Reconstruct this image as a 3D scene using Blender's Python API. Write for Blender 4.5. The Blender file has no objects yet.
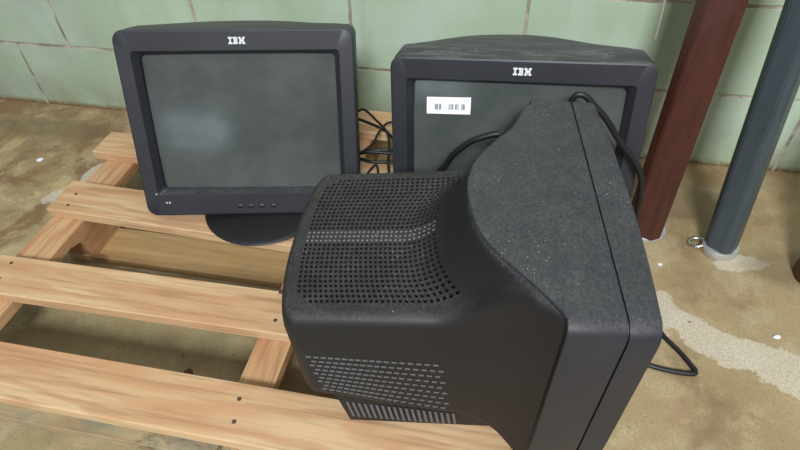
import bpy, bmesh, math, random
from mathutils import Vector, Matrix

random.seed(7)
C = bpy.context.scene.collection
sc = bpy.context.scene

# ------------------------------------------------------------------ materials
class NT:
    """tiny wrapper to build node trees"""
    def __init__(self, name):
        m = bpy.data.materials.new(name)
        m.use_nodes = True
        self.m = m
        self.t = m.node_tree
        self.b = self.t.nodes['Principled BSDF']
        self.co = self.t.nodes.new('ShaderNodeTexCoord')
    def node(self, kind, **kw):
        n = self.t.nodes.new(kind)
        for k, v in kw.items():
            setattr(n, k, v)
        return n
    def link(self, a, b):
        self.t.links.new(a, b)
    def put(self, sock, v):
        if hasattr(v, 'is_output') or isinstance(v, bpy.types.NodeSocket):
            self.link(v, sock)
        else:
            if sock.type == 'RGBA' and len(v) == 3:
                v = (*v, 1)
            sock.default_value = v
    def mapping(self, vec, scale=(1, 1, 1), loc=(0, 0, 0), rot=(0, 0, 0)):
        n = self.node('ShaderNodeMapping')
        self.link(vec, n.inputs['Vector'])
        n.inputs['Scale'].default_value = scale
        n.inputs['Location'].default_value = loc
        n.inputs['Rotation'].default_value = rot
        return n.outputs[0]
    def noise(self, vec, scale, detail=4, rough=.55, dist=0):
        n = self.node('ShaderNodeTexNoise')
        self.link(vec, n.inputs['Vector'])
        n.inputs['Scale'].default_value = scale
        n.inputs['Detail'].default_value = detail
        n.inputs['Roughness'].default_value = rough
        n.inputs['Distortion'].default_value = dist
        return n.outputs['Fac']
    def ramp(self, f, a, b, va=0., vb=1.):
        n = self.node('ShaderNodeMapRange')
        n.interpolation_type = 'SMOOTHSTEP'
        self.link(f, n.inputs['Value'])
        n.inputs['From Min'].default_value = a
        n.inputs['From Max'].default_value = b
        n.inputs['To Min'].default_value = va
        n.inputs['To Max'].default_value = vb
        return n.outputs[0]
    def math(self, op, a, b=0.):
        n = self.node('ShaderNodeMath', operation=op)
        self.put(n.inputs[0], a)
        self.put(n.inputs[1], b)
        return n.outputs[0]
    def mix(self, f, a, b):
        n = self.node('ShaderNodeMix', data_type='RGBA')
        self.put(n.inputs[0], f)
        self.put(n.inputs[6], a)
        self.put(n.inputs[7], b)
        return n.outputs[2]
    def bump(self, h, strength=.3, dist=.002):
        n = self.node('ShaderNodeBump')
        self.link(h, n.inputs['Height'])
        n.inputs['Strength'].default_value = strength
        n.inputs['Distance'].default_value = dist
        self.link(n.outputs[0], self.b.inputs['Normal'])
    def sep(self, vec):
        n = self.node('ShaderNodeSeparateXYZ')
        self.link(vec, n.inputs[0])
        return n.outputs
    def blob(self, vec, cx, cy, rx, ry, rot=0., wob=.5, nscale=9, soft=.35):
        """irregular patch mask centred on a place of the floor"""
        mp = self.mapping(vec, loc=(-cx, -cy, 0))
        mp = self.mapping(mp, rot=(0, 0, -rot))
        mp = self.mapping(mp, scale=(1/rx, 1/ry, 0))
        ln = self.node('ShaderNodeVectorMath', operation='LENGTH')
        self.link(mp, ln.inputs[0])
        nz = self.noise(vec, nscale, 6, .65)
        d = self.math('ADD', ln.outputs['Value'], self.math('MULTIPLY', self.math('SUBTRACT', nz, .5), wob*3))
        return self.ramp(d, 1-soft/2, 1+soft/2, 1, 0)
    def base(self, col, rough=.5, metal=0., spec=None, coat=None):
        self.put(self.b.inputs['Base Color'], col)
        self.put(self.b.inputs['Roughness'], rough)
        self.b.inputs['Metallic'].default_value = metal
        if spec is not None:
            self.b.inputs['Specular IOR Level'].default_value = spec
        if coat is not None:
            self.b.inputs['Coat Weight'].default_value = coat
            self.b.inputs['Coat Roughness'].default_value = .1
        return self.m

def mat_simple(name, col, rough=.5, metal=0., spec=None):
    return NT(name).base(col, rough, metal, spec)

PLASTIC = (.0205, .0212, .0275)
def mat_plastic(name, dust=0., col=PLASTIC, rough=.46, streak=False):
    n = NT(name)
    vec = n.co.outputs['Object']
    fine = n.noise(vec, 900, 2)
    c = n.mix(n.ramp(n.noise(vec, 14, 5), .35, .75), col, tuple(x*1.18 for x in col))
    r = rough
    if dust:
        geo = n.node('ShaderNodeNewGeometry')
        up = n.ramp(n.sep(geo.outputs['Normal'])[2], .55, .92)
        cloud = n.ramp(n.noise(vec, 26, 8, .72, .6), .28, .72, .35, 1)
        grain = n.ramp(n.noise(vec, 330, 4, .75), .38, .64, .22, 1.15)
        f = n.math('MULTIPLY', n.math('MULTIPLY', up, cloud), n.math('MULTIPLY', grain, dust))
        if streak:      # finger wipes through the dust
            mp = n.mapping(vec, scale=(5, 26, 5), rot=(0, 0, .2))
            wipe = n.ramp(n.noise(mp, 2.4, 3, .5, 1.2), .47, .53)
            f = n.math('MULTIPLY', f, n.math('ADD', n.math('MULTIPLY', wipe, .75), .25))
        c = n.mix(f, c, (.17, .165, .16))
        # pale crumbs caught in the dust
        v = n.node('ShaderNodeTexVoronoi')
        n.link(vec, v.inputs['Vector']); v.inputs['Scale'].default_value = 250
        near = n.ramp(v.outputs['Distance'], .10, .2, 1, 0)
        pick = n.ramp(n.sep(v.outputs['Color'])[0], .66, .72)
        where = n.ramp(n.noise(vec, 13, 4), .47, .60)
        c = n.mix(n.math('MULTIPLY', n.math('MULTIPLY', near, pick), n.math('MULTIPLY', n.math('MULTIPLY', where, up), .8)), c, (.42, .40, .36))
        r = n.ramp(f, 0, .6, rough, .85)
    n.bump(fine, .12, .0006)
    return n.base(c, r, spec=.38)

def mat_wood(name, light, dark, red, rough=.72, weather=0.):
    n = NT(name)
    oi = n.node('ShaderNodeObjectInfo')
    vec = n.co.outputs['Object']
    add = n.node('ShaderNodeVectorMath', operation='ADD')
    sca = n.node('ShaderNodeVectorMath', operation='SCALE')
    comb = n.node('ShaderNodeCombineXYZ')
    for i in range(3):
        n.link(oi.outputs['Random'], comb.inputs[i])
    n.link(comb.outputs[0], sca.inputs[0]); sca.inputs['Scale'].default_value = 17.3
    n.link(vec, add.inputs[0]); n.link(sca.outputs[0], add.inputs[1])
    v = add.outputs[0]
    # long grain: bands across the board, stretched along x and wandering
    warp = n.noise(n.mapping(v, scale=(2.2, 9, 9)), 1, 3, .5)
    y = n.math('ADD', n.math('MULTIPLY', n.sep(v)[1], 30), n.math('MULTIPLY', warp, 5.2))
    band = n.math('ABSOLUTE', n.math('SINE', n.math('MULTIPLY', y, 3.1)))
    ring = n.ramp(band, .72, 1.0)
    fibre = n.noise(n.mapping(v, scale=(5, 130, 130)), 1, 5, .65)
    cloud = n.noise(n.mapping(v, scale=(3, 14, 14)), 1, 4)
    c = n.mix(n.ramp(cloud, .35, .7), light, red)
    c = n.mix(n.math('MULTIPLY', ring, .7), c, red)
    c = n.mix(n.math('MULTIPLY', n.ramp(fibre, .45, .72), .6), c, dark)
    # knots
    vo = n.node('ShaderNodeTexVoronoi')
    n.link(n.mapping(v, scale=(4.2, 9, 9)), vo.inputs['Vector'])
    vo.inputs['Scale'].default_value = 1.
    kn = n.ramp(vo.outputs['Distance'], .06, .13, 1, 0)
    c = n.mix(n.math('MULTIPLY', kn, .75), c, (.13, .06, .03))
    if weather:
        wz = n.ramp(n.noise(v, 13, 6, .65), .42, .62)
        c = n.mix(n.math('MULTIPLY', wz, weather), c, (.22, .21, .15))
        w2 = n.ramp(n.noise(n.mapping(v, scale=(7, 16, 16), loc=(3, 1, 0)), 1, 5, .6), .60, .68)
        c = n.mix(n.math('MULTIPLY', w2, weather), c, (.07, .055, .05))
    n.bump(fibre, .35, .0012)
    return n.base(c, rough)

def mat_wall():
    n = NT('painted_block')
    vec = n.co.outputs['Object']          # wall plane: x along, z up (object sits at the world origin)
    s = n.sep(vec)
    u = n.math('ADD', s[0], 1.1695 + 8.0)
    v = n.math('ADD', s[2], .008 + 4.0)
    cb = n.node('ShaderNodeCombineXYZ')
    n.link(u, cb.inputs[0]); n.link(v, cb.inputs[1])
    wob = n.noise(vec, 30, 3)
    wv = n.node('ShaderNodeVectorMath', operation='ADD')
    cw = n.node('ShaderNodeCombineXYZ')
    n.link(n.math('MULTIPLY', n.math('SUBTRACT', wob, .5), .006), cw.inputs[0])
    n.link(n.math('MULTIPLY', n.math('SUBTRACT', wob, .5), .005), cw.inputs[1])
    n.link(cb.outputs[0], wv.inputs[0]); n.link(cw.outputs[0], wv.inputs[1])
    br = n.node('ShaderNodeTexBrick')
    br.offset = .416; br.offset_frequency = 2; br.squash = 1
    n.link(wv.outputs[0], br.inputs['Vector'])
    br.inputs['Scale'].default_value = 1
    br.inputs['Brick Width'].default_value = .4
    br.inputs['Row Height'].default_value = .2
    br.inputs['Mortar Size'].default_value = .0042
    br.inputs['Mortar Smooth'].default_value = .35
    br.inputs['Color1'].default_value = (0, 0, 0, 1)
    br.inputs['Color2'].default_value = (1, 1, 1, 1)
    fac = br.outputs['Fac']
    g = n.mix(n.ramp(n.noise(vec, 4.5, 4), .35, .68), (.375, .475, .325), (.44, .54, .445))
    g = n.mix(n.ramp(n.noise(n.mapping(vec, scale=(14, 1, 3), loc=(2, 0, 0)), 1, 5), .5, .75, 0, .45), g, (.28, .33, .20))
    # dirt rising from the floor
    low = n.math('MULTIPLY', n.ramp(s[2], 0., .17, .85, 0), n.ramp(n.noise(vec, 9, 6, .6), .3, .66))
    g = n.mix(low, g, (.25, .25, .14))
    left = n.math('MULTIPLY', n.ramp(s[0], -1.3, -.75, .55, 0), n.ramp(n.noise(vec, 5, 5, .6), .3, .7, .4, 1))  # weaker light toward the left, put into the wall colour
    g = n.mix(left, g, (.24, .285, .24))
    foot = n.math('MULTIPLY', n.ramp(s[2], .0, .022, 1, 0), n.ramp(n.noise(vec, 40, 5, .6), .3, .5))
    g = n.mix(foot, g, (.15, .09, .035))
    mo = n.mix(n.ramp(n.noise(vec, 12, 4), .4, .62), (.48, .44, .36), (.27, .19, .13))
    brown = n.ramp(n.noise(vec, 22, 5), .50, .62)
    mo = n.mix(n.math('MULTIPLY', brown, .8), mo, (.13, .075, .05))
    c = n.mix(n.math('MULTIPLY', fac, .85), g, mo)
    hgt = n.math('ADD', n.math('MULTIPLY', n.math('SUBTRACT', 1., fac), 1.), n.math('MULTIPLY', n.noise(vec, 160, 4), .12))
    n.bump(hgt, .55, .005)
    return n.base(c, .55)

def mat_floor():
    n = NT('stained_concrete')
    vec = n.co.outputs['Object']
    s = n.sep(vec)
    big = n.noise(vec, 3.2, 6, .6, .4)
    mid = n.noise(vec, 11, 8, .68, .3)
    fine = n.noise(vec, 210, 5, .75)
    c = n.mix(n.ramp(big, .36, .66), (.41, .315, .165), (.32, .225, .11))
    c = n.mix(n.ramp(mid, .46, .66, 0, .8), c, (.47, .385, .23))
    c = n.mix(n.ramp(n.noise(n.mapping(vec, loc=(4, 2, 0)), 6.5, 7, .65), .50, .66, 0, .8), c, (.205, .13, .06))
    # greyer, greener slab on the left under the pallet
    lf = n.math('MULTIPLY', n.math('MULTIPLY', n.ramp(s[0], -.6, .2, 1, 0), n.ramp(s[0], -1.05, -.8, .05, 1)), n.ramp(n.noise(vec, 5, 5), .25, .6, .55, 1))
    c = n.mix(n.math('MULTIPLY', lf, .55), c, n.mix(n.ramp(mid, .4, .62), (.31, .275, .14), (.41, .365, .205)))
    bl = n.noise(n.mapping(vec, loc=(1, 7, 0)), 7.5, 8, .68, .6)
    lw = n.ramp(s[0], -.75, -.95, 0, 1)
    c = n.mix(n.math('MULTIPLY', lw, n.ramp(bl, .52, .62, 0, .8)), c, (.54, .43, .22))
    c = n.mix(n.math('MULTIPLY', lw, n.ramp(bl, .50, .38, 0, .9)), c, (.19, .105, .04))
    # brown silt along the wall, strongest on the left
    wal = n.math('MULTIPLY', n.ramp(s[1], -.34, -.01, 0, 1), n.ramp(n.noise(vec, 12, 7, .65), .34, .6))
    c = n.mix(n.math('MULTIPLY', wal, .8), c, (.23, .145, .065))
    # pale cement smear on the right
    for a in ((.43, -.545, .085, .042, -.5), (.55, -.585, .10, .045, -.3), (.515, -.335, .055, .022, .2), (.33, -.49, .05, .05, 0.),
              (-.69, -.552, .13, .012, .0), (-.30, -.99, .12, .07, 0.), (-1.02, -.36, .05, .03, .8), (-1.0, -.30, .02, .06, 0.)):
        m = n.blob(vec, *a, wob=.6, nscale=21, soft=.14)
        c = n.mix(n.math('MULTIPLY', m, .85), c, (.60, .535, .42))
    for a in ((.60, -.33, .07, .05, 0.), (.44, -.16, .1, .05, .2), (-1.25, -.12, .25, .05, 0.)):  # soft-edged dark brown patches
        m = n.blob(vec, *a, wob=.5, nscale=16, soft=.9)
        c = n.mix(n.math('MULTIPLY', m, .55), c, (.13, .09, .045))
    rd = n.ramp(n.noise(n.mapping(vec, loc=(9, 1, 0)), 8, 6, .6), .60, .72, 0, .6)
    c = n.mix(rd, c, (.33, .18, .115))
    c = n.mix(n.ramp(fine, .36, .66, .42, 0), c, (.17, .13, .08))
    sp = n.ramp(n.noise(vec, 55, 3, .5), .70, .74, 0, .8)
    c = n.mix(sp, c, (.09, .065, .04))
    n.bump(n.math('ADD', mid, n.math('MULTIPLY', fine, .5)), .4, .004)
    return n.base(c, .7)

def mat_screen():
    n = NT('dark_screen_glass')
    vec = n.co.outputs['Object']
    d = n.noise(vec, 10, 5, .6)
    c = n.mix(n.ramp(d, .35, .7), (.056, .066, .064), (.082, .092, .088))
    n.put(n.b.inputs['Roughness'], n.ramp(n.noise(vec, 30, 6, .7), .3, .7, .16, .26))
    m = n.base(c, .2, 0, .5)
    n.put(n.b.inputs['Roughness'], n.ramp(n.noise(vec, 30, 6, .7), .3, .7, .10, .18))
    return m

def mat_leg(name, a, b, rough):
    n = NT(name)
    vec = n.co.outputs['Object']
    g = n.noise(n.mapping(vec, scale=(60, 60, 4)), 1, 5, .6)
    c = n.mix(n.ramp(g, .35, .7), a, b)
    c = n.mix(n.ramp(n.noise(vec, 35, 5, .7), .62, .74, 0, .5), c, tuple(x*2.2 for x in a))
    return n.base(c, rough)

M = dict(
    plastic=mat_plastic('charcoal_plastic'),
    plastic_dusty=mat_plastic('charcoal_plastic_dusty', .29),
    plastic_wiped=mat_plastic('charcoal_plastic_wiped_dust', .95, streak=True),
    plastic_vent=mat_plastic('black_plastic_vented', .24, col=(.0105, .0105, .0118), rough=.55),
    plastic_rear=mat_plastic('black_plastic', 0., col=(.0105, .0105, .0118), rough=.5),
    vent_dot=mat_simple('vent_grey', (.18, .172, .162), .7),
    rib=mat_simple('vent_slot_grey', (.11, .11, .12), .6),  # case plastic made paler: dust and caught light put into the colour
    screen=mat_screen(),
    logo=mat_simple('silver_lettering', (.78, .78, .80), .4),
    mark=mat_simple('icon_print', (.42, .42, .44), .5),
    button=mat_simple('button_plastic', (.012, .012, .014), .4),
    sticker=mat_simple('white_paper_label', (.86, .87, .90), .6),
    ink=mat_simple('label_ink', (.13, .13, .14), .6),
    ink_light=mat_simple('label_ink_faint', (.42, .42, .44), .6),
    deck=mat_wood('pale_pine', (.585, .405, .23), (.25, .135, .062), (.475, .26, .13)),
    stringer=mat_wood('stringer_pine', (.53, .33, .17), (.25, .125, .06), (.42, .205, .095)),
    bottom=mat_wood('weathered_pine', (.50, .34, .155), (.30, .17, .075), (.43, .27, .11), weather=.15),
    bottom_grey=mat_wood('grey_weathered_pine', (.42, .34, .19), (.24, .16, .09), (.36, .24, .12), weather=.75),
    nail=mat_simple('rusty_nail', (.09, .06, .045), .5, .4),
    cable=mat_simple('black_cable', (.006, .006, .0065), .5),
    red=mat_leg('dark_red_paint', (.070, .022, .014), (.046, .015, .010), .38),
    grey=mat_leg('blue_grey_paint', (.047, .062, .071), (.037, .050, .058), .36),
    steel=mat_simple('pale_steel', (.52, .52, .50), .38, .55),
    chrome=mat_simple('bright_ring', (.75, .74, .70), .18, 1.),
    wall=mat_wall(), floor=mat_floor(),
    paper=mat_simple('paper_scrap', (.72, .76, .78), .8),
    chip=mat_simple('bark_brown', (.13, .055, .03), .8),
    streak=mat_simple('white_paint_drip', (.72, .74, .62), .6),
)

# ------------------------------------------------------------------ helpers
def finish(name, bm, mat, parent=None, inv=None, smooth=40, loc=None, recalc=True):
    """bmesh (world coordinates) -> one mesh object, local to its parent"""
    if recalc:
        bmesh.ops.recalc_face_normals(bm, faces=bm.faces)
    mt = inv if inv is not None else Matrix.Identity(4)
    if loc is not None:
        mt = Matrix.Translation(-Vector(loc)) @ mt
    bmesh.ops.transform(bm, matrix=mt, verts=bm.verts)
    me = bpy.data.meshes.new(name)
    bm.to_mesh(me); bm.free()
    me.materials.append(mat)
    for p in me.polygons:
        p.use_smooth = smooth > 0
    if smooth > 0:
        me.set_sharp_from_angle(angle=math.radians(smooth))
    o = bpy.data.objects.new(name, me)
    C.objects.link(o)
    if parent is not None:
        o.parent = parent
    if loc is not None:
        o.location = loc
    return o

def thing(name, label, cat, loc=(0, 0, 0), rotz=0., group=None):
    o = bpy.data.objects.new(name, None)
    o.empty_display_size = .05
    C.objects.link(o)
    o.location = loc; o.rotation_euler = (0, 0, rotz)
    tag(o, label, cat, group)
    return o

def tag(o, label, cat=None, group=None, kind=None):
    if label: o['label'] = label
    if cat: o['category'] = cat
    if group: o['group'] = group
    if kind: o['kind'] = kind
    return o

def inv_of(loc, rotz=0.):
    return (Matrix.Translation(Vector(loc)) @ Matrix.Rotation(rotz, 4, 'Z')).inverted()

def box(bm, x0, x1, y0, y1, z0, z1, bev=0., fn=None, seg=2):
    b = bmesh.new()
    vs = [b.verts.new((x, y, z)) for x in (x0, x1) for y in (y0, y1) for z in (z0, z1)]
    for f in ((0, 1, 3, 2), (4, 6, 7, 5), (0, 4, 5, 1), (2, 3, 7, 6), (0, 2, 6, 4), (1, 5, 7, 3)):
        b.faces.new([vs[i] for i in f])
    bmesh.ops.recalc_face_normals(b, faces=b.faces)
    if bev:
        bmesh.ops.bevel(b, geom=b.edges[:], offset=bev, segments=seg, profile=.5, affect='EDGES')
    merge(bm, b, fn)

def merge(bm, b, fn=None):
    mp = {}
    for v in b.verts:
        mp[v] = bm.verts.new(fn(v.co) if fn else v.co)
    for f in b.faces:
        try: bm.faces.new([mp[v] for v in f.verts])
        except ValueError: pass
    b.free()

def loft(bm, loops, fn=None, cap0=False, cap1=False, closed=True, skip=None):
    rows = [[bm.verts.new(fn(Vector(p)) if fn else Vector(p)) for p in L] for L in loops]
    n = len(rows[0])
    for k in range(len(rows)-1):
        for i in range(n if closed else n-1):
            j = (i+1) % n
            if skip and skip(k, i): continue
            try: bm.faces.new((rows[k][i], rows[k][j], rows[k+1][j], rows[k+1][i]))
            except ValueError: pass
    if cap0: bm.faces.new(list(reversed(rows[0])))
    if cap1: bm.faces.new(rows[-1])
    return rows

def tube(bm, pts, r, n=10, sub=6):
    P = [Vector(p) for p in pts]
    path = []
    for i in range(len(P)-1):       # Catmull-Rom through the points
        p0, p1, p2, p3 = P[max(i-1, 0)], P[i], P[i+1], P[min(i+2, len(P)-1)]
        for k in range(sub):
            t = k/sub
            path.append(.5*((2*p1)+(p2-p0)*t+(2*p0-5*p1+4*p2-p3)*t*t+(3*p1-p0-3*p2+p3)*t**3))
    path.append(P[-1])
    loops = []
    up = Vector((0, 0, 1))
    for i, q in enumerate(path):
        d = (path[min(i+1, len(path)-1)]-path[max(i-1, 0)]).normalized()
        a = d.cross(up)
        if a.length < 1e-3: a = d.cross(Vector((1, 0, 0)))
        a.normalize(); b = a.cross(d).normalized(); up = b
        loops.append([q+(a*math.cos(2*math.pi*k/n)+b*math.sin(2*math.pi*k/n))*r for k in range(n)])
    loft(bm, loops, cap0=True, cap1=True)

def rrect(x0, x1, z0, z1, r, y, n=6):
    """rounded rectangle loop in an x-z plane, counter-clockwise from the bottom left"""
    out = []
    for cx, cz, a in ((x0+r, z0+r, 180), (x1-r, z0+r, 270), (x1-r, z1-r, 0), (x0+r, z1-r, 90)):
        for k in range(n+1):
            t = math.radians(a+90*k/n)
            out.append((cx+r*math.cos(t), y, cz+r*math.sin(t)))
    return out

# ------------------------------------------------------------------ camera
cam = bpy.data.objects.new('camera', bpy.data.cameras.new('camera'))
C.objects.link(cam)
PI_, YA, RO, CD, CH = .76881, .21929, -.03586, 1.20713, .86179
F = Vector((-math.sin(YA)*math.cos(PI_), math.cos(YA)*math.cos(PI_), -math.sin(PI_)))
R0 = Vector((math.cos(YA), math.sin(YA), 0)); U0 = R0.cross(F)
R = math.cos(RO)*R0+math.sin(RO)*U0
U = -math.sin(RO)*R0+math.cos(RO)*U0
cam.matrix_world = Matrix(((R.x, U.x, -F.x, 0), (R.y, U.y, -F.y, -CD), (R.z, U.z, -F.z, CH), (0, 0, 0, 1)))
cam.data.sensor_width = 36
cam.data.lens = 36*551.31/800
cam.data.clip_start = .02
sc.camera = cam

# ------------------------------------------------------------------ setting
bm = bmesh.new(); box(bm, -4.2, 3.6, -6.5, .1, -.1, 0)
tag(finish('floor', bm, M['floor'], smooth=0), None, kind='structure')
bm = bmesh.new(); box(bm, -4.2, 3.6, 0, .19, 0, 2.7)
wall = tag(finish('wall_back', bm, M['wall'], smooth=0), None, kind='structure')
bm = bmesh.new()        # a drip of white paint that ran down the blocks
tube(bm, [(.2995, -.0002, .45), (.301, -.0002, .396), (.3035, -.0002, .35), (.305, -.0002, .313)], .0022, 8, 3)
finish('paint_drip', bm, M['streak'], wall)

# ------------------------------------------------------------------ pallet
PL = (-.345, -.505, 0.)
pal = thing('pallet', 'low pine pallet with open gaps between its boards, three monitors standing on it', 'pallet', PL)
pinv = inv_of(PL)
def board(name, mat, x0, x1, y0, y1, z0, z1, skew=0., bev=.0016):
    cx, cy, cz = (x0+x1)/2, (y0+y1)/2, (z0+z1)/2
    bm = bmesh.new()
    def fn(c):
        return Vector((c.x, c.y+skew*(c.x-cx), c.z))
    box(bm, x0, x1, y0, y1, z0, z1, bev, fn, 1)
    return finish(name, bm, mat, pal, pinv, 30, (cx-PL[0], cy-PL[1], cz))
for x0, x1, y0, y1, sk in ((-.885, .188, -.926, -.838, 0.), (-.880, .19, -.747, -.662, .012), (-.880, .186, -.557, -.466, -.03),
                           (-.902, .19, -.366, -.285, -.03), (-.89, .188, -.178, -.086, 0.)):
    board('deck_board', M['deck'], x0, x1, y0, y1, .109, .13, sk)
def stringer(x0, x1):
    prof = [(-.90, .02), (-.86, .02), (-.845, .045), (-.83, .088), (-.60, .088), (-.575, .080), (-.562, .055), (-.556, .02), (-.44, .02),
            (-.434, .055), (-.42, .088), (-.19, .088), (-.175, .06), (-.165, .02), (-.09, .02), (-.09, .109), (-.90, .109)]
    bm = bmesh.new()
    a = [bm.verts.new((x0, y, z)) for y, z in prof]
    b = [bm.verts.new((x1, y, z)) for y, z in prof]
    n = len(prof)
    bm.faces.new(a); bm.faces.new(list(reversed(b)))
    for i in range(n):
        bm.faces.new((a[i], a[(i+1) % n], b[(i+1) % n], b[i]))
    cx, cy, cz = (x0+x1)/2, -.495, .065
    # object x runs along the timber so that the grain does too
    o = finish('stringer', bm, M['stringer'], pal, pinv, 20)
    lo = Vector((cx-PL[0], cy-PL[1], cz))
    rot = Matrix.Rotation(math.pi/2, 4, 'Z')
    o.data.transform((Matrix.Translation(lo) @ rot).inverted())
    o.location = lo; o.rotation_euler = (0, 0, math.pi/2)
for x0, x1 in ((-.873, -.803), (-.346, -.290), (.118, .186)):
    stringer(x0, x1)
board('bottom_board', M['bottom_grey'], -.873, -.375, -.914, -.83, 0, .02)
board('bottom_board', M['bottom'], -.873, .186, -.560, -.470, 0, .02)
board('bottom_board', M['bottom'], -.873, .186, -.185, -.095, 0, .02)
for x, y in ((-.8457, -.4903), (-.841, -.5241), (-.846, -.685), (-.842, -.722), (-.3246, -.864), (-.318, -.898), (-.318, -.69), (-.322, -.722)):
    bm = bmesh.new()
    loft(bm, [[(x+r*math.cos(a*math.pi/5), y+r*math.sin(a*math.pi/5), z) for a in range(10)] for r, z in ((.0034, .129), (.0034, .1303), (.0022, .1307))], cap1=True)
    finish('nail_head', bm, M['nail'], pal, pinv)

# ------------------------------------------------------------------ monitors
BELL = [(-.3, .0858), (-.187, .0858), (-.165, .099), (-.143, .116), (-.125, .132), (-.095, .154), (-.069, .1655), (-.035, .173), (0., .1755),
        (.042, .167), (.085, .142), (.116, .119), (.14, .107), (.165, .0975), (.181, .0866), (.3, .0858)]
def interp(tb, x):
    for (a, fa), (b, fb) in zip(tb, tb[1:]):
        if x <= b:
            i = tb.index((a, fa))
            def slope(k):
                if k == 0 or k >= len(tb)-2: return 0. if k == 0 else (tb[k][1]-tb[k-1][1])/(tb[k][0]-tb[k-1][0]) if k < len(tb)-1 else 0.
                return (tb[k+1][1]-tb[k-1][1])/(tb[k+1][0]-tb[k-1][0])
            h = b-a; t = (x-a)/h
            return ((2*t**3-3*t*t+1)*fa+(t**3-2*t*t+t)*h*slope(i)+(-2*t**3+3*t*t)*fb+(t**3-t*t)*h*slope(i+1))
    return tb[-1][1]
def bell(x): return max(.0858, interp(BELL, min(max(x, -.25), .25)))
def zr(y):
    if y > .165: return -.075-.075*(y-.165)
    return -.075+.064*((.165-y)/.079)**1.5
def ztop(x, y):
    d = y-bell(x)
    g = 1. if d < 0 else max(0., 1-d/.08)**2.35
    return zr(y)+(-.0025-zr(y))*g
def hw(y):
    t = max(0., 1-(y-.086)/.095)
    return .1370+.0525*t*t-.0015*max(0., (y-.16)/.23)
HH = .338
LOGO = {  # eight bars to a letter
    'I': (7, [[(0, 7)], [(0, 7)], [(2, 5)], [(2, 5)], [(2, 5)], [(2, 5)], [(0, 7)], [(0, 7)]]),
    'B': (8.5, [[(0, 7.4)], [(0, 8.2)], [(1.7, 4.4), (5.8, 8.5)], [(1.7, 7.6)], [(1.7, 7.6)], [(1.7, 4.4), (5.8, 8.5)], [(0, 8.2)], [(0, 7.4)]]),
    'M': (12, [[(0, 4.4), (7.6, 12)], [(0, 4.9), (7.1, 12)], [(1.8, 5.4), (6.6, 10.2)], [(1.8, 10.2)], [(1.8, 4.4), (4.7, 7.3), (7.6, 10.2)],
               [(1.8, 4.4), (5.1, 6.9), (7.6, 10.2)], [(0, 4.4), (5.5, 6.5), (7.6, 12)], [(0, 4.4), (5.8, 6.2), (7.6, 12)]]),
}

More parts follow.
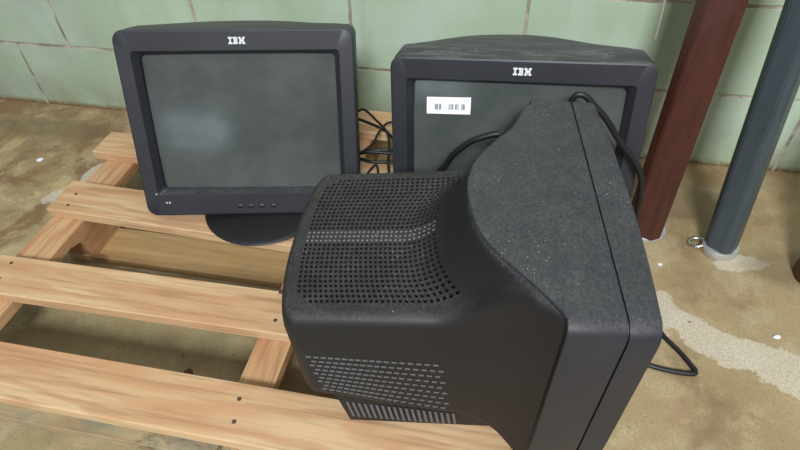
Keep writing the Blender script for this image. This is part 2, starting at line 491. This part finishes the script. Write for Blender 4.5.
def make_monitor(label, c, yaw, tilt, roll, scale, base_z, base=None, rise=0., top='plastic_dusty', vents=False, sticker=False, bow=0., shift=0., HH=.338):
    cz, sz = math.cos(yaw), math.sin(yaw)
    u = Vector((cz, sz, 0)); bk = Vector((-sz, cz, 0)); up = Vector((0, 0, 1))
    v = math.cos(tilt)*up+math.sin(tilt)*bk
    w = math.cos(tilt)*bk-math.sin(tilt)*up
    u, v = math.cos(roll)*u+math.sin(roll)*v, -math.sin(roll)*u+math.cos(roll)*v
    c = Vector(c)
    def fn(p): return c+(u*p[0]+w*p[1]+v*p[2])*scale
    org = fn((0, .15, -HH)); org.z = base_z
    if base: org = Vector((base[0], base[1], base_z))
    root = thing('crt_monitor', label, 'monitor', org, yaw)
    inv = inv_of(org, yaw)
    def put(name, bm, mat, smooth=40, parent=None, recalc=True):
        # sub-parts sit under an identity part, so the same local frame serves
        return finish(name, bm, M[mat], parent or root, inv, smooth, recalc=recalc)
    bot = lambda y: -HH+rise*max(0., y-.03)
    # --- bezel
    bm = bmesh.new()
    O = lambda y, k, r: rrect(-.2+k, .2-k, -HH+k, -k, r, y)
    loops = [O(.0292, .004, .012), O(.0292, 0, .019), O(.0038, 0, .019), O(.0011, .0009, .0185), O(0, .0035, .017),
             rrect(-.1745, .1745, -.2915, -.0335, .006, .0006), rrect(-.1735, .1735, -.2905, -.0345, .006, .0018),
             rrect(-.1655, .1655, -.2850, -.0400, .008, .013), rrect(-.1650, .1650, -.2845, -.0405, .008, .026)]
    bw = lambda P_: fn((P_[0], P_[1]-bow*max(0., 1-(P_[0]/.2)**2)*max(0., min(1., (.03-P_[1])/.03)), P_[2]))
    def dense(L):         # extra points along the straight runs so that the face can bow
        out = []
        for a, b in zip(L, L[1:]+L[:1]):
            n_ = 10 if (Vector(a)-Vector(b)).length > .1 else 1
            out += [tuple(Vector(a).lerp(Vector(b), k/n_)) for k in range(n_)]
        return out
    loft(bm, [dense(L) for L in loops], bw)
    bez = put('bezel', bm, top, 22)
    # --- screen glass
    bm = bmesh.new()
    nx, nz = 24, 18
    g = []
    for j in range(nz+1):
        row = []
        for i in range(nx+1):
            x = -.168+.336*i/nx; z = -.2875+.25*j/nz
            rr = (x/.168)**2*.62+((z+.1625)/.125)**2*.38
            row.append(bm.verts.new(fn((x, .0145+.0095*rr, z))))
        g.append(row)
    for j in range(nz):
        for i in range(nx):
            bm.faces.new((g[j][i], g[j][i+1], g[j+1][i+1], g[j+1][i]))
    bmesh.ops.recalc_face_normals(bm, faces=bm.faces)
    put('screen', bm, 'screen', 60)
    # --- maker's letters on the top of the bezel
    bm = bmesh.new()
    U_ = .0275/30.5; x = -.0085
    for ch in 'IBM':
        wd, rows = LOGO[ch]
        for k, segs in enumerate(rows):
            for a, b in segs:
                z1 = -.0122-k*.00145
                box(bm, x+a*U_, x+b*U_, -.0006, .0008, z1-.0011, z1, 0, fn)
        x += (wd+1.5)*U_
    put('logo', bm, 'logo', 0, bez)
    # --- control buttons and their icons
    for k, bx in enumerate((-.026, -.006, .014, .036)):
        bm = bmesh.new()
        ring = [[(bx+rx*math.cos(t*math.pi/6), yy, -.3165+rx*.62*math.sin(t*math.pi/6)) for t in range(12)] for rx, yy in ((.0062, .001), (.0062, -.0007), (.0045, -.0012))]
        loft(bm, ring, fn, cap1=True)
        put('button', bm, 'button', 40, bez)
    bm = bmesh.new()
    for x0, x1, z0, z1 in ((-.1625, -.1595, -.3085, -.305), (-.157, -.154, -.3085, -.305), (-.1785, -.1758, -.2905, -.288)):
        box(bm, x0, x1, -.0004, .001, z0, z1, 0, fn)
    put('icon_mark', bm, 'mark', 0, bez)
    # --- front half of the case with its bell-shaped flat top
    bm = bmesh.new()
    S = lambda y, k, r: rrect(-.2+k, .2-k, bot(y)+k, -k, r, y)
    loft(bm, [S(.0280, .0035, .014), S(.0305, .0035, .014), S(.0312, .0006, .016), S(.033, 0, .016), S(.0846, 0, .016), S(.0856, .001, .015), S(.0856, .02, .015)], fn, cap1=True)
    N = 64
    pts = [(-.1865+.373*i/N) for i in range(N+1)]
    for sgn in (0,):
        t0 = [bm.verts.new(fn((x, .082, -.00002))) for x in pts]
        t1 = [bm.verts.new(fn((x, bell(x)-.0015, -.00002))) for x in pts]
        t2 = [bm.verts.new(fn((x, bell(x), -.0012))) for x in pts]
        t3 = [bm.verts.new(fn((x, bell(x), -.03))) for x in pts]
        for A, B in ((t0, t1), (t1, t2), (t2, t3)):
            for i in range(N):
                bm.faces.new((A[i], A[i+1], B[i+1], B[i]))
    put('front_case', bm, top, 35)
    # --- rear half of the case
    fr = lambda p: fn((p[0]+shift*min(1., max(0., (p[1]-.09)/.1)), p[1], p[2]))
    bm = bmesh.new()
    ys = [.083, .0868]+[.0868+.0035*k for k in range(1, 46)]
    while ys[-1] < .384: ys.append(ys[-1]+.0045)
    ys = [y for y in ys if y < .382]+[.384]
    caps = [(.384+.013*math.sin(t*math.pi/12), .013*(1-math.cos(t*math.pi/12))) for t in range(1, 7)]
    NT_ = 48
    def wrap(px, py, pz):      # the end of the case bows in plan and leans forward low down
        sm = min(1., max(0., (py-.24)/.15))
        sm = sm*sm*(3-2*sm)
        low = 0. if rise else .013*min(1., max(0., (-.15-pz)/.12))**1.6
        return py-(low+.017*min(1., abs(px)/.134)**2.5)*sm
    def section(y, k=0.):
        yy = min(y, .384)
        h = hw(yy)-k; r = .016
        zb = (bot(yy)+.004 if rise else max(-HH+.003, -.271-.14*(.33-yy)-.5*max(0., .12-yy)))+k
        L = []
        for cx, a in ((-h+.02, 180), (h-.02, 270)):
            for q in range(5):
                t = math.radians(a+90*q/4)
                L.append((cx+.02*math.cos(t), y, zb+.02+.02*math.sin(t)))
        e = h-r
        zt = lambda x: max(ztop(x, yy)-k, zb+.045)
        for q in range(7):
            t = math.radians(90*q/6)
            L.append((e+r*math.cos(t), y, zt(e)-r+r*math.sin(t)))
        for q in range(1, NT_):
            x = e-2*e*q/NT_
            L.append((x, y, zt(x)))
        for q in range(7):
            t = math.radians(90+90*q/6)
            L.append((-e+r*math.cos(t), y, zt(-e)-r+r*math.sin(t)))
        return L
    secs = [section(y) for y in ys]+[section(y, k) for y, k in caps]
    gy = lambda x: max(bell(x)+.0275, .172)          # front edge of the slotted field
    GX, GB = .1200, .3838
    def skip(k, i):
        if not vents or k+1 >= len(secs): return False
        j = (i+1) % len(secs[0])
        for p in (secs[k][i], secs[k][j], secs[k+1][i], secs[k+1][j]):
            if abs(p[0]) > GX-.0002 or p[1] < gy(p[0])+.0005 or p[1] > GB-.0002 or p[2] < -.18: return False
        return i > 10
    loft(bm, [[(px, wrap(px, py, pz), pz) for px, py, pz in L] for L in secs], fr, cap1=True, skip=skip)
    rear = put('rear_case', bm, 'plastic_vent', 50)
    if not rise:      # lower chassis pan, set in a little from the end
        bm = bmesh.new()
        loft(bm, [[(x, y, z) for x, y in ((-a, .06), (a, .06), (a, b), (-a, b))] for z, a, b in ((-HH, .126, .3185), (-.335, .1285, .321), (-.256, .1340, .334), (-.24, .127, .334))], fr, cap0=True, cap1=True)
        put('chassis_pan', bm, 'plastic_rear', 30)
    if vents:
        # perforated field: square cells, each with a round hole through it
        bm = bmesh.new(); dots = bmesh.new()
        nu, nv = 30, 28
        def P(a, b, dz=.0003):
            x = -.1125+.225*a/nu
            g0 = gy(x)+.0065
            y = (GB-.0065)+(g0-(GB-.0065))*b/nv
            zz = ztop(x, y)
            return fr((x, wrap(x, y, zz), zz+dz))
        cache = {}
        def V(a, b):
            key = (round(a, 3), round(b, 3))
            if key not in cache: cache[key] = bm.verts.new(P(a, b))
            return cache[key]
        for i in range(-1, nu+1):
            for j in range(-1, nv+1):
                mid = 13 <= i <= 15
                if i in (-1, nu) or j in (-1, nv) or min(i, nu-1-i)+j < 2:        # solid rim, clipped rear corners
                    bm.faces.new([V(i+a, j+b) for a, b in ((0, 0), (.5, 0), (1, 0), (1, .5), (1, 1), (.5, 1), (0, 1), (0, .5))])
                    continue
                rad = .27 if mid else .315
                sq = [V(i+a, j+b) for a, b in ((0, 0), (.5, 0), (1, 0), (1, .5), (1, 1), (.5, 1), (0, 1), (0, .5))]
                an = [math.radians(225+45*k) for k in range(8)]
                rim = [bm.verts.new(P(i+.5+rad*math.cos(t), j+.5+rad*1.05*math.sin(t))) for t in an]
                low = [bm.verts.new(P(i+.5+rad*math.cos(t), j+.5+rad*1.05*math.sin(t), -.0035)) for t in an]
                for k in range(8):
                    q = (k+1) % 8
                    bm.faces.new((sq[k], sq[q], rim[q], rim[k]))
                    bm.faces.new((rim[k], rim[q], low[q], low[k]))
                if mid:
                    ds = [dots.verts.new(P(i+.5+rad*1.02*math.cos(t), j+.5+rad*1.05*math.sin(t), -.0003)) for t in an]
                    dots.faces.new(ds)
        bmesh.ops.recalc_face_normals(bm, faces=bm.faces)
        gr = put('vent_grille', bm, 'plastic_vent', 30, recalc=False)
        bmesh.ops.recalc_face_normals(dots, faces=dots.faces)
        d = put('vent_strip', dots, 'vent_dot', 0, gr, recalc=False)
        d['label'] = 'pale grey plugged holes along the middle of the grille'
        # rows of short slots on each side and long raked slots on the pan below
        for sg in (-1, 1):
            bm = bmesh.new()
            for r_ in range(9):
                for q in range(18):
                    t = (q+.5*(r_ % 2))/18.
                    y0 = .378-.0006*r_-t*(.182+.0010*r_)
                    z0 = -.163-(r_/8)*(.074+.030*t)
                    y0 = wrap(sg*.134, y0, z0)
                    xs = sg*(hw(y0)-.0004)
                    box(bm, min(xs, xs+sg*.0012), max(xs, xs+sg*.0012), y0-.0064, y0, z0-.0026, z0, 0, fr)
            put('side_vent', bm, 'rib', 0, rear)
            bm = bmesh.new()
            for q in range(19):
                y0 = .3215-.0080*q
                b = bmesh.new()
                z0, z1 = -.276-.0009*q, -.320-.0003*q
                xs = lambda z: sg*(.1285+.0055*(z+.335)/.079-.0002)
                vs = [b.verts.new((xs(zz)+e*sg*.0014, y0+dy-(zz-z0)*-.12, zz)) for e in (0, 1) for zz, dy in ((z0, 0), (z0, -.0034), (z1, -.0034), (z1, 0))]
                for f in ((0, 1, 2, 3), (4, 7, 6, 5), (0, 4, 5, 1), (1, 5, 6, 2), (2, 6, 7, 3), (3, 7, 4, 0)):
                    b.faces.new([vs[t] for t in f])
                merge(bm, b, fr)
            put('lower_vent', bm, 'rib', 0, rear)
    if sticker:
        bm = bmesh.new()
        def gz(x, z, d=0.):       # just proud of the glass
            rr = (x/.168)**2*.62+((z+.1625)/.125)**2*.38
            return .0145+.0095*rr-.0008-d
        x0, x1, z0, z1 = -.1435, -.0712, -.0960, -.0680
        def slab(bm, x0, x1, z0, z1, d, n=6):
            for s_ in range(n):
                a = x0+(x1-x0)*s_/n; b_ = x0+(x1-x0)*(s_+1)/n
                tl = lambda x, z: z+.035*(x+.107)
                vs = [bm.verts.new(fn((x, gz(x, z, d), tl(x, z)))) for x, z in ((a, z0), (b_, z0), (b_, z1), (a, z1))]
                vb = [bm.verts.new(fn((x, gz(x, z, d)+.0003, tl(x, z)))) for x, z in ((a, z0), (b_, z0), (b_, z1), (a, z1))]
                bm.faces.new(vs); bm.faces.new(list(reversed(vb)))
                for k in range(4):
                    bm.faces.new((vs[k], vb[k], vb[(k+1) % 4], vs[(k+1) % 4]))
        slab(bm, x0, x1, z0, z1, 0)
        lab = put('barcode_sticker', bm, 'sticker', 0)
        lab['label'] = 'white barcode sticker on the glass'
        bm = bmesh.new()
        W_ = x1-x0
        rnd = random.Random(3)
        for a, b in ((.185, .205), (.215, .235), (.242, .262), (.285, .305), (.312, .335), (.505, .52), (.53, .545), (.565, .585), (.592, .612), (.655, .68), (.688, .70), (.715, .728), (.795, .815), (.825, .848), (.856, .872)):
            slab(bm, x0+W_*a, x0+W_*b, z0+.0072, z1-.0112, .0004, 1)
        put('barcode', bm, 'ink', 0, lab)
        bm = bmesh.new()
        for a, b in ((.39, .40), (.425, .435), (.455, .462)):
            slab(bm, x0+W_*a, x0+W_*b, z0+.0072, z1-.0112, .0004, 1)
        put('faint_bars', bm, 'ink_light', 0, lab)
        bm = bmesh.new()
        # small reference number in the top right corner: 162
        dg = {'1': 'bc', '6': 'afgecd', '2': 'abged'}
        for k, ch in enumerate('162'):
            ox = x1-.0140+k*.0040; oz = z1-.0078; a = .0026; h = .0024; t = .0006
            seg = {'a': (ox, ox+a, oz+2*h-t, oz+2*h), 'g': (ox, ox+a, oz+h-t/2, oz+h+t/2), 'd': (ox, ox+a, oz, oz+t),
                   'b': (ox+a-t, ox+a, oz+h, oz+2*h), 'c': (ox+a-t, ox+a, oz, oz+h), 'f': (ox, ox+t, oz+h, oz+2*h), 'e': (ox, ox+t, oz, oz+h)}
            for q in dg[ch]: slab(bm, *seg[q], .0004, 1)
        put('reference_number', bm, 'ink_light', 0, lab)
    if base:
        bx, by, br = base
        bm = bmesh.new()
        prof = [(br*.9, .0), (br*.98, .0015), (br, .004), (br*.985, .0065), (br*.93, .0085), (br*.7, .0115), (br*.45, .0135), (.02, .014)]
        loft(bm, [[(bx+r*math.cos(t*math.pi/32), by+r*math.sin(t*math.pi/32), base_z+z) for t in range(64)] for r, z in prof], cap0=True, cap1=True)
        put('swivel_base', bm, 'plastic_rear', 40)
        bm = bmesh.new()
        q = fn((0, .16, bot(.16)+.02))
        loft(bm, [[(bx*(1-k)+q.x*k+r*math.cos(t*math.pi/16), by*(1-k)+q.y*k+r*math.sin(t*math.pi/16), base_z+.012+(q.z-base_z-.012)*k) for t in range(32)] for k, r in ((0, .05), (.5, .046), (1, .05))], cap0=True, cap1=True)
        put('swivel_neck', bm, 'plastic_rear', 40)
    return root

DECK = .13
make_monitor('charcoal monitor standing on the left, grey screen facing out, on a round dark base',
             (-.4552, -.3945, .4655), .2422, .335, -.0359, 1.008, DECK, base=(-.440, -.456, .119), rise=.37, HH=.3335)
make_monitor('charcoal monitor at the back right with a white barcode sticker on its screen',
             (.018, -.4313, .4650), .0049, .2282, .037, .987, DECK, base=(.03, -.40, .095), rise=.30, top='plastic_wiped', sticker=True, HH=.3345)
make_monitor('charcoal monitor in front seen from behind, its dusty top and perforated vents showing',
             (.1404, -.7033, .4580), 1.6838, -.0074, 0., .968, DECK, rise=0., vents=True, bow=.009, shift=-.006)

# ------------------------------------------------------------------ cables
def cable(label, pts, r, group=None):
    P = [Vector(q) for q in pts]
    bm = bmesh.new(); tube(bm, pts, r)
    lo = min(P, key=lambda q: q.z)
    o = finish('cable', bm, M['cable'], None, None, 60, (lo.x, lo.y, lo.z-r))
    tag(o, label, 'cable', group)
    return o
cable('black cable arching over the far corner of the front monitor, down beside the red post',
      [(.070, -.492, .36), (.0885, -.488, .410), (.098, -.487, .4400), (.1051, -.487, .4470), (.1153, -.487, .4440), (.1268, -.487, .4330), (.1500, -.486, .4100), (.1782, -.485, .3726),
       (.2053, -.487, .3444), (.2223, -.49, .3156), (.2311, -.49, .2823), (.2379, -.485, .2357), (.246, -.475, .17), (.262, -.45, .09), (.275, -.43, .03), (.27, -.40, .0065), (.235, -.355, .0055), (.16, -.33, .0055), (.06, -.325, .0055)], .0047)
cable('black cable looped in front of the stickered screen, above the perforated vents',
      [(-.085, -.548, .1349), (-.100, -.546, .15), (-.103, -.545, .22), (-.0889, -.535, .3087), (-.0754, -.535, .3343), (-.0654, -.535, .3547), (-.054, -.535, .369), (-.04, -.535, .3833), (-.026, -.535, .3919), (-.0008, -.533, .400), (.014, -.53, .388), (.02, -.527, .33), (.02, -.525, .22), (.014, -.525, .15), (-.005, -.528, .1349)], .0047)
cable('black cord bent in a sharp V on the concrete right of the front monitor',
      [(.06, -.375, .0045), (.17, -.385, .0045), (.255, -.415, .0045), (.302, -.47, .0045), (.3266, -.5183, .0045), (.3371, -.5458, .0045), (.3614, -.5781, .0045), (.3771, -.604, .0045), (.3808, -.6120, .0045), (.376, -.6195, .0045), (.3418, -.6204, .0045), (.3094, -.6162, .0045), (.27, -.606, .0045), (.23, -.60, .0045), (.14, -.605, .0045), (.04, -.61, .0045)], .0044)
cable('short black cord end lying on the pallet board at the rear of the front monitor',
      [(-.335, -.668, .1330), (-.322, -.664, .1335), (-.305, -.661, .1340), (-.285, -.662, .1335), (-.25, -.67, .1330)], .0026)
G = 'cables heaped between the two rear monitors'
cable('thin black cable rising highest in the heap between the two rear monitors',
      [(-.40, -.13, .1345), (-.3555, -.1147, .136), (-.3333, -.1245, .15), (-.3158, -.1261, .156), (-.2847, -.1555, .153), (-.2532, -.1915, .152), (-.2362, -.2279, .150), (-.2286, -.2641, .146), (-.225, -.29, .138), (-.215, -.33, .1345)], 0.0028, G)
cable('black cable running level through the upper part of the heap behind the left monitor',
      [(-.41, -.165, .1345), (-.3477, -.1441, .140), (-.3269, -.1494, .144), (-.2943, -.1653, .146), (-.2549, -.1837, .143), (-.2262, -.2109, .140), (-.18, -.24, .136)], 0.0033, G)
cable('thin black cable crossing downward left through the heap between the rear monitors',
      [(-.23, -.17, .158), (-.2512, -.1791, .160), (-.2628, -.2206, .158), (-.2675, -.2593, .156), (-.2961, -.2967, .150), (-.325, -.32, .139)], 0.0027, G)
cable('small black cable loop lying on the board lowest in the heap, nearest the front monitor',
      [(-.275, -.366, .1338), (-.2657, -.3512, .1338), (-.2583, -.3195, .1345), (-.2488, -.3041, .1372), (-.2386, -.330, .1345), (-.2409, -.357, .1338), (-.25, -.375, .133)], 0.0026, G)
cable('thick black cable lying flat across the middle of the heap between the rear monitors',
      [(-.3375, -.2763, .136), (-.2974, -.2688, .1365), (-.2622, -.2558, .139), (-.2253, -.2498, .139), (-.18, -.26, .137), (-.14, -.30, .136)], 0.0043, G)
cable('black cable bowed along the lower edge of the heap between the rear monitors',
      [(-.335, -.3043, .135), (-.2929, -.2864, .1355), (-.2647, -.2926, .1355), (-.2294, -.2881, .1355), (-.1995, -.2777, .135), (-.16, -.262, .135)], 0.0037, G)
cable('black cable twisted through the middle of the heap between the rear monitors',
      [(-.335, -.300, .1445), (-.30, -.2785, .1455), (-.265, -.2735, .1475), (-.238, -.2715, .1465), (-.20, -.270, .1455), (-.17, -.283, .1445)], 0.0037, G)

# ------------------------------------------------------------------ leaning posts
def post(label, mat, B, D, rr, length, turn, foot, cat='post', cham=.42):
    root = thing('post', label, cat, (B[0], B[1], 0))
    inv = inv_of((B[0], B[1], 0))
    bm = bmesh.new()
    d = Vector((D[0], D[1], 1))
    prof = []
    k = 1-cham
    for a, b in ((1, -k), (1, k), (k, 1), (-k, 1), (-1, k), (-1, -k), (-k, -1), (k, -1)):
        ca, sa = math.cos(turn), math.sin(turn)
        prof.append(((a*ca-b*sa)*rr, (a*sa+b*ca)*rr))
    loft(bm, [[Vector((B[0], B[1], 0))+d*z+Vector((x, y, 0)) for x, y in prof] for z in (.010, length)], cap0=True, cap1=True)
    bmesh.ops.bevel(bm, geom=[e for e in bm.edges if abs((e.verts[0].co-e.verts[1].co).z) > .2], offset=.002, segments=2, affect='EDGES')
    finish('shaft', bm, M[mat], root, inv, 30)
    foot(root, inv)
    return root
def foot_plate(cx, cy, rx, ry, rot, z1, ring=False, mat='steel'):
    def f(root, inv):
        bm = bmesh.new()
        def L(k, z): return [(cx+rx*k*math.cos(t)*math.cos(rot)-ry*k*math.sin(t)*math.sin(rot), cy+rx*k*math.cos(t)*math.sin(rot)+ry*k*math.sin(t)*math.cos(rot), z) for t in [q*math.pi/20 for q in range(40)]]
        loft(bm, [L(1.0, 0), L(1.04, .002), L(1.04, z1-.002), L(1.0, z1)], cap0=True, cap1=True)
        finish('foot', bm, M[mat], root, inv, 40)
        if ring:
            bm = bmesh.new()
            pts = [(.4385+.0145*math.cos(t), -.292+.0125*math.sin(t), .0075+.004*math.cos(t)) for t in [q*2*math.pi/16 for q in range(17)]]
            tube(bm, pts, .0036, 8, 3)
            pts = [(.445, -.300, .006), (.452, -.309, .006), (.463, -.320, .006)]
            tube(bm, pts, .0052, 8, 3)
            finish('ring', bm, M['chrome'], root, inv, 60)
    return f
post('dark red painted post nearest the stickered monitor, on a white foot', 'red', (.3339, -.2657), (.0134, .1355), .0375, 1.25, -.34, foot_plate(.338, -.270, .040, .034, .2, .012))
post('blue grey painted post with a bright metal ring at its foot', 'grey', (.4824, -.2991), (-.0442, .1682), .0285, 1.25, -.64, foot_plate(.482, -.300, .035, .031, .3, .017, True))
post('dark red post foot just entering the picture at the right edge', 'red', (.6465, -.350), (.12, .10), .034, 1.2, .2, foot_plate(.6465, -.350, .033, .033, 0., .012, mat='red'))

# ------------------------------------------------------------------ scraps on the floor
def scrap(name, label, cat, x, y, r, h, mat, seed, group=None):
    rnd = random.Random(seed)
    bm = bmesh.new()
    n = 7
    rad = [r*rnd.uniform(.6, 1.15) for _ in range(n)]
    loops = []
    for k, z in ((.85, 0), (1, h*.4), (.6, h)):
        loops.append([(x+rad[i]*k*math.cos(2*math.pi*i/n), y+rad[i]*k*.8*math.sin(2*math.pi*i/n), z*rnd.uniform(.8, 1.1)) for i in range(n)])
    loft(bm, loops, cap0=True, cap1=True)
    o = finish(name, bm, M[mat], None, None, 20, (x, y, 0))
    tag(o, label, cat, group)
scrap('paper_scrap', 'small white paper scrap on the brown concrete left of the pallet', 'scrap', -1.176, -.255, .011, .004, 'paper', 1)
scrap('plaster_crumb', 'white crumb on the pale cement smear right of the V-shaped cord', 'crumb', .538, -.511, .007, .004, 'paper', 2)
scrap('plaster_crumb', 'white crumb on the floor in front of the dark red post foot', 'crumb', .357, -.364, .006, .004, 'paper', 3)
scrap('wood_chip', 'brown bark chip on the concrete seen through the pallet gap', 'wood chip', -.492, -.772, .013, .006, 'chip', 4)

# ------------------------------------------------------------------ light
w = bpy.data.worlds.new('room_light'); sc.world = w
w.use_nodes = True
bg = w.node_tree.nodes['Background']
wt = w.node_tree
wc = wt.nodes.new('ShaderNodeTexCoord'); wsx = wt.nodes.new('ShaderNodeSeparateXYZ'); wr = wt.nodes.new('ShaderNodeValToRGB')
wt.links.new(wc.outputs['Generated'], wsx.inputs[0]); wt.links.new(wsx.outputs[2], wr.inputs[0]); wt.links.new(wr.outputs[0], bg.inputs['Color'])
wr.color_ramp.elements[0].position = 0.; wr.color_ramp.elements[0].color = (.30, .32, .33, 1)     # dim walls of the room
wr.color_ramp.elements[1].position = .75; wr.color_ramp.elements[1].color = (.98, 1.0, 1.0, 1)    # pale ceiling
bg.inputs['Strength'].default_value = .40
def area(name, loc, target, sx, sy, power, col):
    l = bpy.data.lights.new(name, 'AREA'); l.shape = 'RECTANGLE'
    l.size = sx; l.size_y = sy; l.energy = power; l.color = col
    o = bpy.data.objects.new(name, l); C.objects.link(o)
    o.location = loc
    o.rotation_euler = (Vector(target)-Vector(loc)).to_track_quat('-Z', 'Y').to_euler()
    return o
area('ceiling_lamp', (.5, -.9, 2.6), (0, -.5, 0), 1.6, 1.2, 13, (1., .97, .92))
area('window_daylight', (2.4, -1.9, 1.7), (0, -.4, .2), 1.4, 1.2, 5, (.90, .95, 1.))

area('far_window', (-1.25, -5.2, .62), (-.4, 0, .4), 1.0, .6, 5, (.72, .86, 1.))
area('high_window', (.35, -3.4, 2.75), (0, -.3, .1), .8, .7, 175, (.93, .97, 1.))

vs = sc.view_settings
vs.view_transform = 'Standard'; vs.look = 'None'; vs.gamma = 1; vs.exposure = 0
vs.use_curve_mapping = False
